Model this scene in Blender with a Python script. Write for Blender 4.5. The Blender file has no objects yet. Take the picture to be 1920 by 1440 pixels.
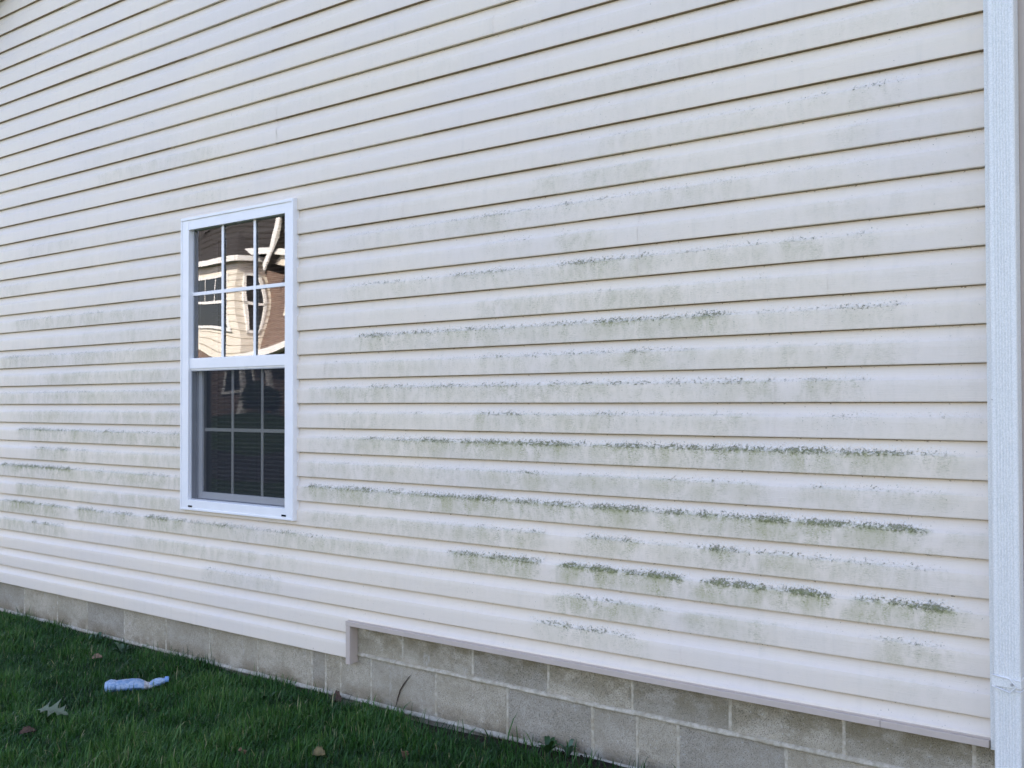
import bpy, bmesh, math, random
import numpy as np
from mathutils import Vector, Matrix, noise
R = math.radians
rnd = random.Random(11)
scene = bpy.context.scene

# ------------------------------------------------------------ camera
F, CX, CY, CZ, YAW, PIT, ROL = 2020.566, 4.92517, -3.29294, 1.36507, 0.685026, 0.0173953, -0.0024665
_f = Vector((-math.sin(YAW), math.cos(YAW), 0)); _r = Vector((math.cos(YAW), math.sin(YAW), 0)); _u = Vector((0, 0, 1))
FW = _f*math.cos(PIT) + _u*math.sin(PIT)
U2 = _u*math.cos(PIT) - _f*math.sin(PIT)
RT = _r*math.cos(ROL) + U2*math.sin(ROL)
UP = U2*math.cos(ROL) - _r*math.sin(ROL)
CAM = Vector((CX, CY, CZ))
cam_d = bpy.data.cameras.new('camera')
cam_d.sensor_width = 36; cam_d.lens = F/1920*36; cam_d.clip_end = 2000; cam_d.clip_start = .05
cam = bpy.data.objects.new('camera', cam_d)
m3 = Matrix((RT, UP, -FW)).transposed()
cam.matrix_world = Matrix.Translation(CAM) @ m3.to_4x4()
scene.collection.objects.link(cam); scene.camera = cam

# ------------------------------------------------------------ world, sun, exposure
SUN_EL, SUN_ROT = 38.0, 28.0
w = bpy.data.worlds.new('World'); scene.world = w; w.use_nodes = True
nt = w.node_tree; nt.nodes.clear()
sky = nt.nodes.new('ShaderNodeTexSky'); sky.sky_type = 'NISHITA'; sky.sun_disc = False
sky.sun_elevation = R(SUN_EL); sky.sun_rotation = R(SUN_ROT)
sky.air_density = 1.0; sky.dust_density = .8; sky.ozone_density = 1.0
mul = nt.nodes.new('ShaderNodeVectorMath'); mul.operation = 'MULTIPLY'; mul.inputs[1].default_value = (1.205, 1.01, 1.04)
bg = nt.nodes.new('ShaderNodeBackground'); bg.inputs['Strength'].default_value = .15
out = nt.nodes.new('ShaderNodeOutputWorld')
nt.links.new(sky.outputs[0], mul.inputs[0]); nt.links.new(mul.outputs[0], bg.inputs['Color']); nt.links.new(bg.outputs[0], out.inputs[0])
sl = bpy.data.lights.new('sun', 'SUN'); sl.energy = 5.0; sl.angle = R(.53); sl.color = (1, .92, .80)
so = bpy.data.objects.new('sun', sl); scene.collection.objects.link(so)
sd = Vector((math.sin(R(SUN_ROT))*math.cos(R(SUN_EL)), math.cos(R(SUN_ROT))*math.cos(R(SUN_EL)), math.sin(R(SUN_EL))))
so.rotation_euler = sd.to_track_quat('Z', 'Y').to_euler()
scene.view_settings.view_transform = 'Standard'; scene.view_settings.look = 'None'
scene.view_settings.gamma = 1; scene.view_settings.use_curve_mapping = False
scene.view_settings.exposure = 2.02

# ------------------------------------------------------------ pixel helpers (photo pixels, 1920 x 1440)
def ray(px, py): return RT*(px-960)/F - UP*(py-720)/F + FW
def W(px, py, Y=0.0):
    d = ray(px, py); return CAM + d*((Y-CY)/d.y)
def G(px, py, z=0.0):
    d = ray(px, py); return CAM + d*((z-CZ)/d.z)
def to_px(P):
    d = Vector(P)-CAM; z = d.dot(FW); return 960+F*d.dot(RT)/z, 720-F*d.dot(UP)/z

# ------------------------------------------------------------ object helpers
COL = scene.collection
def link(name, me, mat=None, parent=None):
    o = bpy.data.objects.new(name, me); COL.objects.link(o)
    if mat is not None and me is not None and not me.materials: me.materials.append(mat)
    if parent is not None: o.parent = parent
    return o
def empty(name, loc=(0, 0, 0)):
    o = bpy.data.objects.new(name, None); COL.objects.link(o); o.location = loc; o.empty_display_size = .1; return o
def tag(o, label=None, cat=None, group=None, kind=None):
    if label: o['label'] = label
    if cat: o['category'] = cat
    if group: o['group'] = group
    if kind: o['kind'] = kind
    return o
def pyd(name, V, Fc, smooth=False):
    me = bpy.data.meshes.new(name); me.from_pydata([tuple(v) for v in V], [], Fc); me.update()
    if smooth:
        for p in me.polygons: p.use_smooth = True
    return me
class MB:
    def __init__(s): s.V = []; s.F = []
    def box(s, a, b):
        x0, y0, z0 = a; x1, y1, z1 = b; n = len(s.V)
        s.V += [(x0,y0,z0),(x1,y0,z0),(x1,y1,z0),(x0,y1,z0),(x0,y0,z1),(x1,y0,z1),(x1,y1,z1),(x0,y1,z1)]
        s.F += [tuple(n+i for i in q) for q in ((0,3,2,1),(4,5,6,7),(0,1,5,4),(1,2,6,5),(2,3,7,6),(3,0,4,7))]
        return s
    def bbox(s, a, b, r=.002):          # bevelled box
        bm = bmesh.new(); bmesh.ops.create_cube(bm, size=1)
        for v in bm.verts: v.co = Vector(((a[i]+b[i])/2 + v.co[i]*(b[i]-a[i]) for i in range(3)))
        bmesh.ops.bevel(bm, geom=bm.edges[:], offset=r, segments=2, affect='EDGES', profile=.6)
        return s.add(bm)
    def add(s, bm):
        n = len(s.V); bm.verts.index_update()
        s.V += [tuple(v.co) for v in bm.verts]; s.F += [tuple(n+v.index for v in f.verts) for f in bm.faces]; bm.free(); return s
    def tube(s, pts, rad, seg=8):
        n = len(s.V); pts = [Vector(p) for p in pts]
        for i, p in enumerate(pts):
            t = (pts[min(i+1, len(pts)-1)]-pts[max(i-1, 0)]).normalized()
            a = t.orthogonal().normalized(); b = t.cross(a)
            if i and abs(a.dot(pa)) < .999:
                a = (pa - t*pa.dot(t)).normalized(); b = t.cross(a)
            pa = a
            r = rad[i] if isinstance(rad, (list, tuple)) else rad
            s.V += [tuple(p+(a*math.cos(2*math.pi*k/seg)+b*math.sin(2*math.pi*k/seg))*r) for k in range(seg)]
        for i in range(len(pts)-1):
            for k in range(seg):
                k2 = (k+1) % seg
                s.F.append((n+i*seg+k, n+i*seg+k2, n+(i+1)*seg+k2, n+(i+1)*seg+k))
        s.F.append(tuple(n+k for k in reversed(range(seg)))); s.F.append(tuple(n+(len(pts)-1)*seg+k for k in range(seg)))
        return s
    def mesh(s, name, smooth=False): return pyd(name, s.V, s.F, smooth)
    def build(s, name, mat, parent=None, smooth=False): return link(name, s.mesh(name, smooth), mat, parent)

# ------------------------------------------------------------ materials
class NT:
    def __init__(s, name):
        s.m = bpy.data.materials.new(name); s.m.use_nodes = True; s.t = s.m.node_tree
        s.t.nodes.clear(); s.out = s.t.nodes.new('ShaderNodeOutputMaterial')
    def n(s, typ, ins=None, **kw):
        nd = s.t.nodes.new('ShaderNode'+typ)
        for k, v in kw.items(): setattr(nd, k, v)
        if ins:
            for k, v in ins.items(): s.set(nd.inputs[k], v)
        return nd
    def set(s, sock, v):
        if isinstance(v, bpy.types.NodeSocket): s.t.links.new(v, sock)
        elif isinstance(v, bpy.types.Node): s.t.links.new(v.outputs[0], sock)
        else: sock.default_value = v
    def math(s, op, a, b=0.0, c=0.0, clamp=False):
        nd = s.n('Math', operation=op, use_clamp=clamp); s.set(nd.inputs[0], a); s.set(nd.inputs[1], b); s.set(nd.inputs[2], c); return nd.outputs[0]
    def ramp(s, v, stops, interp='LINEAR'):
        nd = s.n('ValToRGB'); s.set(nd.inputs[0], v); cr = nd.color_ramp; cr.interpolation = interp
        while len(cr.elements) < len(stops): cr.elements.new(.5)
        for e, (p, c) in zip(cr.elements, stops):
            e.position = p; e.color = (c, c, c, 1) if isinstance(c, (int, float)) else (*c, 1)
        return nd.outputs[0]
    def smooth(s, v, a, b):
        nd = s.n('MapRange', interpolation_type='SMOOTHSTEP'); s.set(nd.inputs[0], v); s.set(nd.inputs[1], a); s.set(nd.inputs[2], b); return nd.outputs[0]
    def mix(s, f, a, b, mode='MIX'):
        nd = s.n('Mix', data_type='RGBA', blend_type=mode)
        s.set(nd.inputs[0], f); s.set(nd.inputs[6], a if not isinstance(a, tuple) else (*a, 1)); s.set(nd.inputs[7], b if not isinstance(b, tuple) else (*b, 1))
        return nd.outputs[2]
    def pos(s, sx=1, sy=1, sz=1, off=(0, 0, 0), src='world'):
        if src == 'world': p = s.n('NewGeometry').outputs['Position']
        else: p = s.n('TexCoord').outputs['Object']
        mp = s.n('Mapping'); s.set(mp.inputs[0], p); mp.inputs['Scale'].default_value = (sx, sy, sz); mp.inputs['Location'].default_value = off
        return mp.outputs[0]
    def noise(s, vec, scale=1, detail=3, rough=.55, dist=0):
        nd = s.n('TexNoise', {'Vector': vec, 'Scale': scale, 'Detail': detail, 'Roughness': rough, 'Distortion': dist}); return nd.outputs[0]
    def bsdf(s, col, rough=.5, spec=.5, bump=None, strength=1, dist=.001, **kw):
        b = s.n('BsdfPrincipled'); s.set(b.inputs['Base Color'], (*col, 1) if isinstance(col, tuple) else col)
        s.set(b.inputs['Roughness'], rough); s.set(b.inputs['Specular IOR Level'], spec)
        for k, v in kw.items(): s.set(b.inputs[k.replace('_', ' ')], v)
        if bump is not None:
            bp = s.n('Bump', {'Height': bump, 'Strength': strength, 'Distance': dist}); s.set(b.inputs['Normal'], bp.outputs[0])
        return b
    def done(s, b): s.set(s.out.inputs[0], b.outputs[0] if isinstance(b, bpy.types.Node) else b); return s.m

CW = .1143                         # exposure of one siding course
ZL = 1.3645                        # height of the siding line at eye level
CREAM = (.76, .665, .53)

def mat_siding():
    t = NT('aged_cream_vinyl')
    pz = t.n('SeparateXYZ', {0: t.n('NewGeometry').outputs['Position']})
    tt = t.math('FRACT', t.math('DIVIDE', t.math('SUBTRACT', pz.outputs[2], ZL-40*CW), CW))
    dens = t.n('Attribute', attribute_name='algae').outputs['Fac']
    smear = t.n('Attribute', attribute_name='smear').outputs['Fac']
    # embossed grain
    gr = t.noise(t.pos(6, 6, 300), 1, 4, .65)
    gr2 = t.noise(t.pos(18, 18, 900), 1, 2, .6)
    # broad tone and grime
    big = t.noise(t.pos(1.1, 1, 2.6), 1, 3, .5)
    col = t.mix(t.smooth(big, .35, .7), CREAM, (.72, .64, .54))
    drip = t.noise(t.pos(26, 26, 2.2), 1, 4, .65)
    col = t.mix(t.math('MULTIPLY', t.smooth(drip, .5, .85), .22), col, (.50, .47, .385))
    # fine specks everywhere, a few
    sp = t.noise(t.pos(120, 120, 110, (3, 1, 2)), 1, 3, .7)
    sparse = t.noise(t.pos(3.3, 3.3, 5), 1, 2, .5)
    col = t.mix(t.math('MULTIPLY', t.smooth(sp, .665, .72), t.smooth(sparse, .42, .62)), col, (.20, .19, .12))
    # smear below the ledge, streaky
    face = t.math('MULTIPLY', t.smooth(tt, -.45, .42), t.math('SUBTRACT', 1, t.smooth(tt, .60, .70)))
    st = t.noise(t.pos(24, 24, 11, (7, 0, 0)), 1, 6, .72, .6)
    st2 = t.noise(t.pos(120, 120, 260, (1, 5, 0)), 1, 3, .7)
    sv = t.math('MULTIPLY', t.math('MULTIPLY', t.smooth(st, .36, .68), t.smooth(st2, .30, .66)), t.math('MULTIPLY', smear, face))
    dash = t.noise(t.pos(45, 45, 520, (2, 0, 7)), 1, 3, .7)
    col = t.mix(t.math('MULTIPLY', t.math('MULTIPLY', t.smooth(dash, .52, .66), t.math('MULTIPLY', smear, face)), t.smooth(st, .35, .6), clamp=True), col, (.17, .16, .10))
    blotch = t.noise(t.pos(7, 7, 12), 1, 3, .6)
    gcol = t.mix(t.smooth(blotch, .35, .65), (.28, .29, .09), (.37, .34, .18))
    col = t.mix(t.math('MULTIPLY', sv, .9, clamp=True), col, gcol)
    film = t.math('MULTIPLY', t.math('MULTIPLY', smear, face), t.smooth(t.noise(t.pos(9, 9, 7, (0, 3, 1)), 1, 3, .6), .3, .7))
    col = t.mix(t.math('MULTIPLY', film, .72, clamp=True), col, (.44, .405, .25))
    # pale chalky crust on the ledge
    led = t.math('MULTIPLY', t.smooth(tt, .57, .64), t.math('SUBTRACT', 1, t.smooth(tt, .80, .93)))
    ch = t.noise(t.pos(150, 150, 190, (9, 0, 0)), 1, 3, .7)
    col = t.mix(t.math('MULTIPLY', t.math('MULTIPLY', led, dens), t.math('MULTIPLY', t.smooth(ch, .38, .72), .5)), col, (.78, .80, .80))
    # colonies on the lower edge of the ledge
    band = t.math('MULTIPLY', t.smooth(tt, .42, .61), t.math('SUBTRACT', 1, t.smooth(tt, .65, .90)))
    c1 = t.noise(t.pos(100, 100, 115, (2, 2, 2)), 1, 4, .82)
    cl = t.noise(t.pos(19, 19, 15, (5, 2, 2)), 1, 4, .75)
    thr = t.math('SUBTRACT', .72, t.math('MULTIPLY', t.math('MULTIPLY', t.math('POWER', dens, .6), band), t.math('ADD', .0, t.math('MULTIPLY', cl, .46))))
    colony = t.smooth(c1, thr, t.math('ADD', thr, .085))
    acol = t.mix(t.smooth(t.noise(t.pos(60, 60, 60), 1, 2, .5), .4, .6), (.11, .122, .03), (.18, .185, .085))
    moss = t.math('MULTIPLY', t.smooth(dens, .55, 1.35), t.math('MULTIPLY', t.smooth(tt, .40, .58), t.math('SUBTRACT', 1, t.smooth(tt, .60, .72))))
    col = t.mix(t.math('MULTIPLY', t.math('MULTIPLY', moss, t.smooth(t.noise(t.pos(45, 45, 45, (8, 1, 1)), 1, 4, .7), .38, .62)), .85), col, (.215, .225, .065))
    col = t.mix(t.math('MULTIPLY', colony, .80), col, acol)
    wide = t.math('MULTIPLY', t.smooth(tt, -.3, .60), t.math('SUBTRACT', 1, t.smooth(tt, .70, .97)))
    c2 = t.noise(t.pos(140, 140, 170, (6, 2, 8)), 1, 3, .75)
    thr2 = t.math('SUBTRACT', .725, t.math('MULTIPLY', t.math('MULTIPLY', t.math('POWER', dens, .5), wide), t.math('MULTIPLY', t.smooth(st, .2, .7), .20)))
    col = t.mix(t.math('MULTIPLY', t.smooth(c2, thr2, t.math('ADD', thr2, .06)), .75), col, (.17, .175, .09))
    # under each butt edge: painted tan bounce, dark crumbs, painted lap shadow with grime
    bounce_tan = t.math('MULTIPLY', t.smooth(tt, .84, .99), t.math('ADD', .15, t.math('MULTIPLY', t.noise(t.pos(6, 6, 20, (1, 1, 4)), 1, 3, .6), .5)))
    col = t.mix(bounce_tan, col, (.64, .50, .33))  # warm interreflection below the lap, painted into the base colour
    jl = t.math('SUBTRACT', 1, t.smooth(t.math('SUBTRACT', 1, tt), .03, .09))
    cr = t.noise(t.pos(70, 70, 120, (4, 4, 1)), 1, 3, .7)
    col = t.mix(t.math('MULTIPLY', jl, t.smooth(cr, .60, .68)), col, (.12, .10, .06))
    lap_shade_grime = t.smooth(tt, .968, .985)  # brown lap line: occlusion shadow painted in, together with thin grime
    col = t.mix(t.math('MULTIPLY', lap_shade_grime, t.math('ADD', .6, t.math('MULTIPLY', cr, .5)), clamp=True), col, (.24, .16, .08))
    h = t.math('ADD', t.math('ADD', t.math('MULTIPLY', gr, .8), t.math('MULTIPLY', gr2, .4)), t.math('MULTIPLY', colony, 1.5))
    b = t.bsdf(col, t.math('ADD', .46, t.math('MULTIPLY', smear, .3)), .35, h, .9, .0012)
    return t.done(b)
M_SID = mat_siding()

def mat_simple(name, col, rough=.5, spec=.4, var=.06, sc=30, bump=0, obj_rand=0, scz=None, **kw):
    t = NT(name)
    nz = t.noise(t.pos(sc, sc, scz or sc), 1, 4, .6)
    dark = tuple(c*(1-2*var) for c in col)
    c = t.mix(t.smooth(nz, .3, .7), dark, col)
    if obj_rand:
        oi = t.n('ObjectInfo').outputs['Random']
        c = t.mix(t.math('MULTIPLY', oi, obj_rand), c, tuple(x*.55 for x in col))
    b = t.bsdf(c, rough, spec, nz if bump else None, .6, bump or .001, **kw)
    return t.done(b)
M_WHITE = mat_simple('white_window_vinyl', (.80, .79, .765), .32, .5, .02, 9)
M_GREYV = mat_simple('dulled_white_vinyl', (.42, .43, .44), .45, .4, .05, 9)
M_TRIM = mat_simple('pinkish_beige_trim', (.50, .42, .345), .42, .4, .03, 14)
M_ALU = None
def mat_alu():
    t = NT('chalky_white_aluminium')
    nz = t.noise(t.pos(260, 260, 260), 1, 3, .7)
    st = t.noise(t.pos(60, 60, 3), 1, 3, .6)
    c = t.mix(t.smooth(nz, .4, .6), (.64, .64, .585), (.76, .75, .695))
    c = t.mix(t.math('MULTIPLY', t.smooth(st, .55, .8), .25), c, (.52, .53, .49))
    sp = t.noise(t.pos(90, 90, 90, (3, 3, 3)), 1, 2, .6)
    c = t.mix(t.smooth(sp, .76, .80), c, (.2, .19, .16))
    return t.done(t.bsdf(c, .38, .5, nz, .3, .0004))
M_ALU = mat_alu()
M_SHEATH = mat_simple('dark_housewrap', (.10, .085, .07), .9, .1)
M_DARK = mat_simple('dark_slot', (.01, .01, .01), .8, .1)
M_ROOM = mat_simple('room_paint', (.22, .21, .20), .9, .1)
M_BLIND = mat_simple('blind_slat', (.13, .125, .12), .5, .3)
def mat_block():
    t = NT('concrete_block')
    oi = t.n('ObjectInfo').outputs['Random']
    pw = t.n('SeparateXYZ', {0: t.n('NewGeometry').outputs['Position']})
    big = t.noise(t.pos(5, 5, 8), 1, 4, .6)
    c = t.mix(t.smooth(big, .3, .7), (.43, .375, .265), (.56, .495, .37))
    c = t.mix(t.math('MULTIPLY', t.smooth(oi, .1, .9), .6), c, (.34, .31, .25))
    # olive-brown film, patchy, a little more on the upper course
    film = t.noise(t.pos(9, 9, 14, (4, 0, 0)), 1, 4, .65)
    up = t.smooth(pw.outputs[2], .22, .34)
    c = t.mix(t.math('MULTIPLY', t.smooth(film, .38, .62), t.math('ADD', .12, t.math('MULTIPLY', up, .55))), c, (.20, .165, .085))
    splash = t.math('SUBTRACT', 1, t.smooth(pw.outputs[2], .03, .13))
    c = t.mix(t.math('MULTIPLY', t.math('MULTIPLY', splash, t.smooth(film, .3, .6)), .9), c, (.22, .17, .10))
    g = t.noise(t.pos(330, 330, 330), 1, 4, .8)
    g2 = t.noise(t.pos(150, 150, 150, (5, 5, 5)), 1, 3, .7)
    c = t.mix(t.math('MULTIPLY', t.smooth(g, .52, .62), .7), c, (.14, .12, .085))
    c = t.mix(t.math('MULTIPLY', t.smooth(g2, .60, .70), .6), c, (.56, .54, .49))
    med = t.noise(t.pos(48, 48, 48, (2, 0, 6)), 1, 5, .75)
    c = t.mix(t.math('MULTIPLY', t.smooth(med, .46, .70), .45), c, (.24, .205, .14))
    eff = t.noise(t.pos(12, 12, 6, (9, 3, 0)), 1, 4, .7)
    c = t.mix(t.math('MULTIPLY', t.smooth(eff, .62, .76), .5), c, (.58, .55, .48))
    h = t.math('SUBTRACT', t.math('MULTIPLY', t.noise(t.pos(120, 120, 120), 1, 4, .75), 1.2), t.smooth(g, .56, .66))
    return t.done(t.bsdf(c, .92, .15, h, 1, .004))
M_BLOCK = mat_block()
def mat_mortar():
    t = NT('smeared_mortar')
    n1 = t.noise(t.pos(40, 40, 40), 1, 5, .7)
    c = t.mix(t.smooth(n1, .3, .7), (.34, .30, .215), (.55, .495, .385))
    n2 = t.noise(t.pos(250, 250, 250), 1, 3, .7)
    c = t.mix(t.smooth(n2, .6, .7), c, (.2, .18, .14))
    n3 = t.noise(t.pos(8, 8, 14, (3, 3, 0)), 1, 4, .6)
    c = t.mix(t.math('MULTIPLY', t.smooth(n3, .45, .7), .5), c, (.27, .22, .13))
    return t.done(t.bsdf(c, .95, .1, n1, .9, .003))
M_MORT = mat_mortar()

def mat_glass(name, ior, tint=.93, rough=0.0):
    t = NT(name)
    fr = t.n('Fresnel', {'IOR': ior})
    tr = t.n('BsdfTransparent', {'Color': (tint, tint, tint, 1)})
    gl = t.n('BsdfGlossy', {'Color': (1, 1, 1, 1), 'Roughness': rough})
    mx = t.n('MixShader'); t.set(mx.inputs[0], fr); t.set(mx.inputs[1], tr); t.set(mx.inputs[2], gl)
    return t.done(mx)
M_GLASS = mat_glass('window_glass', 2.6, .97)
M_GLASS_LOW = mat_glass('window_glass_lower', 1.5, .9)
def mat_screen():
    t = NT('insect_screen_mesh')
    tr = t.n('BsdfTransparent'); d = t.n('BsdfDiffuse', {'Color': (.045, .05, .055, 1)})
    mx = t.n('MixShader'); mx.inputs[0].default_value = .42; t.set(mx.inputs[1], tr); t.set(mx.inputs[2], d)
    return t.done(mx)
M_SCREEN = mat_screen()

# ------------------------------------------------------------ THE HOUSE (siding wall, foundation, window)
house = tag(empty('house', (0, 0, 0)), 'cream vinyl sided house wall with green algae streaks above a concrete block foundation', 'house')
HX0, HX1 = -3.75, 9.2          # the gable wall
STEP_X = W(652, 1180, -.01).x  # where the siding steps up
POST_X0, POST_X1 = 4.016, 4.125
WX0, WX1, WZ0, WZ1 = .012, .926, .812, 2.335   # window casing

# algae list, (course, px from, px to, colonies, smear) as seen in the photograph
ALG = [(-12,150,900,.12,.1),(-12,1250,1700,.2,.1),(-13,1200,1300,.25,.1),(-11,180,420,.3,.3),(-10,1000,1800,.25,.15),(-9,300,420,.35,.2),(-9,1000,1350,.25,.1),
 (-8,1100,1260,.3,.2),(-8,1250,1560,.45,.2),(-8,1580,1700,.6,.3),(-8,50,140,.35,.2),(-7,1000,1240,.3,.35),(-7,1560,1640,.35,.2),
 (-6,640,900,.45,.2),(-6,860,1020,.62,.35),(-6,1000,1420,.5,.25),(-6,0,60,.35,.2),(-6,1400,1640,.3,.15),(-5,900,1000,.5,.15),(-5,1040,1130,.4,.5),(-5,1380,1700,.15,.1),
 (-4,640,860,.55,.3),(-4,840,960,.8,.4),(-4,950,1060,.6,.35),(-4,1040,1230,.85,.7),(-4,1220,1440,.55,.35),(-4,1440,1560,.45,.4),(-4,1580,1640,.6,.3),(-4,30,200,.55,.4),(-4,200,345,.3,.3),
 (-3,900,1300,.3,.45),(-3,1250,1480,.35,.2),(-3,150,340,.25,.25),(-3,1300,1800,.1,.1),
 (-2,590,660,.35,.3),(-2,660,960,.85,.55),(-2,960,1100,.8,.5),(-2,1090,1380,.95,.65),(-2,1380,1560,.5,.25),(-2,1550,1720,.6,.3),(-2,0,130,.65,.5),(-2,130,345,.5,.45),
 (-1,600,900,.35,.3),(-1,860,1160,.6,.35),(-1,1150,1310,.65,.55),(-1,1310,1700,.25,.2),(-1,80,345,.3,.4),
 (0,580,700,.45,.35),(0,690,980,.8,.5),(0,980,1160,.7,.5),(0,1080,1420,.65,.4),(0,1400,1660,.5,.3),(0,1600,1640,.8,.4),(0,0,345,.5,.4),
 (1,600,900,.35,.3),(1,880,1130,.65,.5),(1,1040,1180,.7,.65),(1,1180,1420,.45,.3),(1,1500,1850,.4,.2),(1,20,345,.35,.4),
 (2,580,680,.45,.35),(2,670,860,.9,.7),(2,860,1100,1.0,.8),(2,1100,1480,1.0,.85),(2,1460,1580,1.05,.8),(2,1570,1700,1.35,.95),(2,1700,1790,.8,.5),(2,30,130,1.0,.6),(2,120,345,.7,.6),
 (3,580,860,.4,.5),(3,840,1150,.55,.6),(3,1100,1430,.5,.5),(3,1500,1780,.45,.4),(3,60,170,.7,.5),(3,170,345,.35,.35),
 (4,570,700,.85,.7),(4,690,1100,1.05,.85),(4,1080,1300,1.1,.9),(4,1290,1500,1.2,.95),(4,1490,1690,1.25,1.0),(4,1640,1740,1.35,1.0),(4,1760,1850,.1,.3),(4,0,135,1.1,.7),(4,130,345,.65,.6),
 (5,580,800,.15,.5),(5,790,880,.45,.5),(5,880,1020,.6,.7),(5,1080,1200,.8,.8),(5,1200,1310,.45,.5),(5,1310,1400,.85,.7),(5,1400,1560,.6,.65),(5,1520,1580,.9,.7),(5,1570,1760,.6,.5),(5,30,130,.6,.7),(5,130,345,.25,.4),
 (6,555,640,.6,.6),(6,640,860,.15,.3),(6,845,1018,1.1,1.1),(6,1050,1160,1.25,1.1),(6,1155,1290,1.2,1.1),(6,1308,1450,1.3,1.15),(6,1440,1570,1.2,1.1),(6,1575,1720,1.15,1.05),(6,1690,1790,1.4,1.1),(6,1780,1815,.9,.7),(6,0,130,.9,.8),(6,140,250,.85,.8),(6,240,300,.5,.5),(6,270,350,1.1,.9),(6,350,560,.8,.5),
 (7,1040,1240,.55,.85),(7,1280,1450,.2,.6),(7,1640,1770,.6,.8),(7,0,70,.4,.5),(7,50,120,.8,.7),(7,250,480,.15,.4),(7,500,560,.3,.4),
 (8,1000,1200,.85,.45),(8,380,520,.45,.3),(8,1640,1790,.15,.15)]
ALG_W = {}
for k, a, b, d, s in ALG:
    zz = ZL-(k-.6)*CW
    def px2X(px, zz=zz):
        lo, hi = -3.7, 4.2
        for _ in range(30):
            mid = (lo+hi)/2
            if to_px((mid, 0, zz))[0] < px: lo = mid
            else: hi = mid
        return lo
    ALG_W.setdefault(k, []).append((px2X(a), px2X(b), d, s))
CLEAN = [(6, px2X(1584), .045), (6, px2X(1034), .06), (6, px2X(1300), .018), (4, px2X(1752), .03), (6, px2X(137), .05)]
def algae(k, x):
    d = s = 0
    n1 = noise.noise(Vector((x*9, k*3.7, .3)))*.5+.5
    for a, b, dd, ss in ALG_W.get(k, []):
        e = .035+.03*abs(noise.noise(Vector((a*5, k*2.1, 0))))*2
        f = min(1, max(0, (x-a+e)/(2*e)))*min(1, max(0, (b+e-x)/(2*e)))
        f = f*f*(3-2*f)
        d = max(d, dd*f); s = max(s, ss*f)
    for ck, cx_, cr_ in CLEAN:
        if ck == k:
            q = min(1, max(0, abs(x-cx_)/cr_-.55)/.45); d *= q; s *= .12+.88*q
    base = .10 if -9 < k < 8 else .03
    reg = min(1, max(0, (k+9)/7))*min(1, max(0, (8.2-k)/2))*(1 if x < WX0 else min(1, max(.35, (4.05-x)/.5)))
    s += .26*reg*max(0, .30+1.3*noise.noise(Vector((x*1.9, k*1.3, 6))))
    return max(d*(.60+.75*n1), base), max(s*(.6+.6*n1), base*.9)

# section of one double Dutch lap course: (height share, outward offset from the lip plane y=0 -> +y is inward)
PROF = [(.0, .0145), (.0, .0012), (.012, .0002), (.04, .0), (.22, .0001), (.42, .0002), (.575, .0004), (.588, .0009), (.602, .0026), (.64, .0070), (.67, .0093), (.71, .0113), (.77, .0129), (.85, .0145), (.93, .0153), (.975, .0158), (1.04, .0165)]
def clip_prof(P, z0, z1):
    out_ = []
    for (a, b) in zip(P[:-1], P[1:]):
        (za, ya), (zb, yb) = a, b
        if za == zb:
            if z0 <= za <= z1: out_ += [a, b]
            continue
        t0 = max(0, (z0-za)/(zb-za)); t1 = min(1, (z1-za)/(zb-za))
        if t0 < t1: out_ += [(za+(zb-za)*t0, ya+(yb-ya)*t0), (za+(zb-za)*t1, ya+(yb-ya)*t1)]
    r = []
    for p in out_:
        if not r or abs(p[0]-r[-1][0])+abs(p[1]-r[-1][1]) > 1e-7: r.append(p)
    return r
def siding_board(k, x0, x1, zmin=None, zmax=None, lift=0.0, step=.03):
    zb = ZL-k*CW
    P = [(zb+t*CW, y) for t, y in PROF]
    P = clip_prof(P, zmin if zmin is not None else -9, zmax if zmax is not None else 99)
    n = max(1, int((x1-x0)/step)); V = []; A = []; S = []
    for i in range(n+1):
        x = x0+(x1-x0)*i/n
        wy = .0016*noise.noise(Vector((x*.9, k*.37, 1.7)))+.0007*noise.noise(Vector((x*3.1, k*2.3, 9)))
        wz = .0013*noise.noise(Vector((x*.8, k//2*5.1, 4.2)))
        for z, y in P:
            tz = (z-zb)/CW
            xx = x+.10*(.6-tz)*noise.noise(Vector((x*4, k*1.9, 3)))+.05*noise.noise(Vector((x*3, z*40, 8)))
            d, s = algae(k, xx)
            V.append((x, y+wy*(.3 if y > .012 else 1)-lift, z+wz)); A.append(d); S.append(s)
    m = len(P); Fc = [(i*m+j, (i+1)*m+j, (i+1)*m+j+1, i*m+j+1) for i in range(n) for j in range(m-1)]
    me = pyd('siding_board', V, Fc, True)
    for nm, arr in (('algae', A), ('smear', S)):
        at = me.attributes.new(nm, 'FLOAT', 'POINT'); at.data.foreach_set('value', arr)
    me.set_sharp_from_angle(angle=R(38))
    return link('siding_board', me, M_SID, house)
KTOP = -56
RIDGE_X = (HX0+HX1)/2; EAVE_Z = 2.95; SLOPE = .66
seams_l = {}
sr = random.Random(5)
SEAM_FIX = {8: 1275, 7: 1275, -9: 1170, -8: 1170, 6: 1020, 5: 1020, -5: 1195, -4: 1195, 9: 1570, -2: 330, -3: 330, 3: 455, 4: 455}
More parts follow.
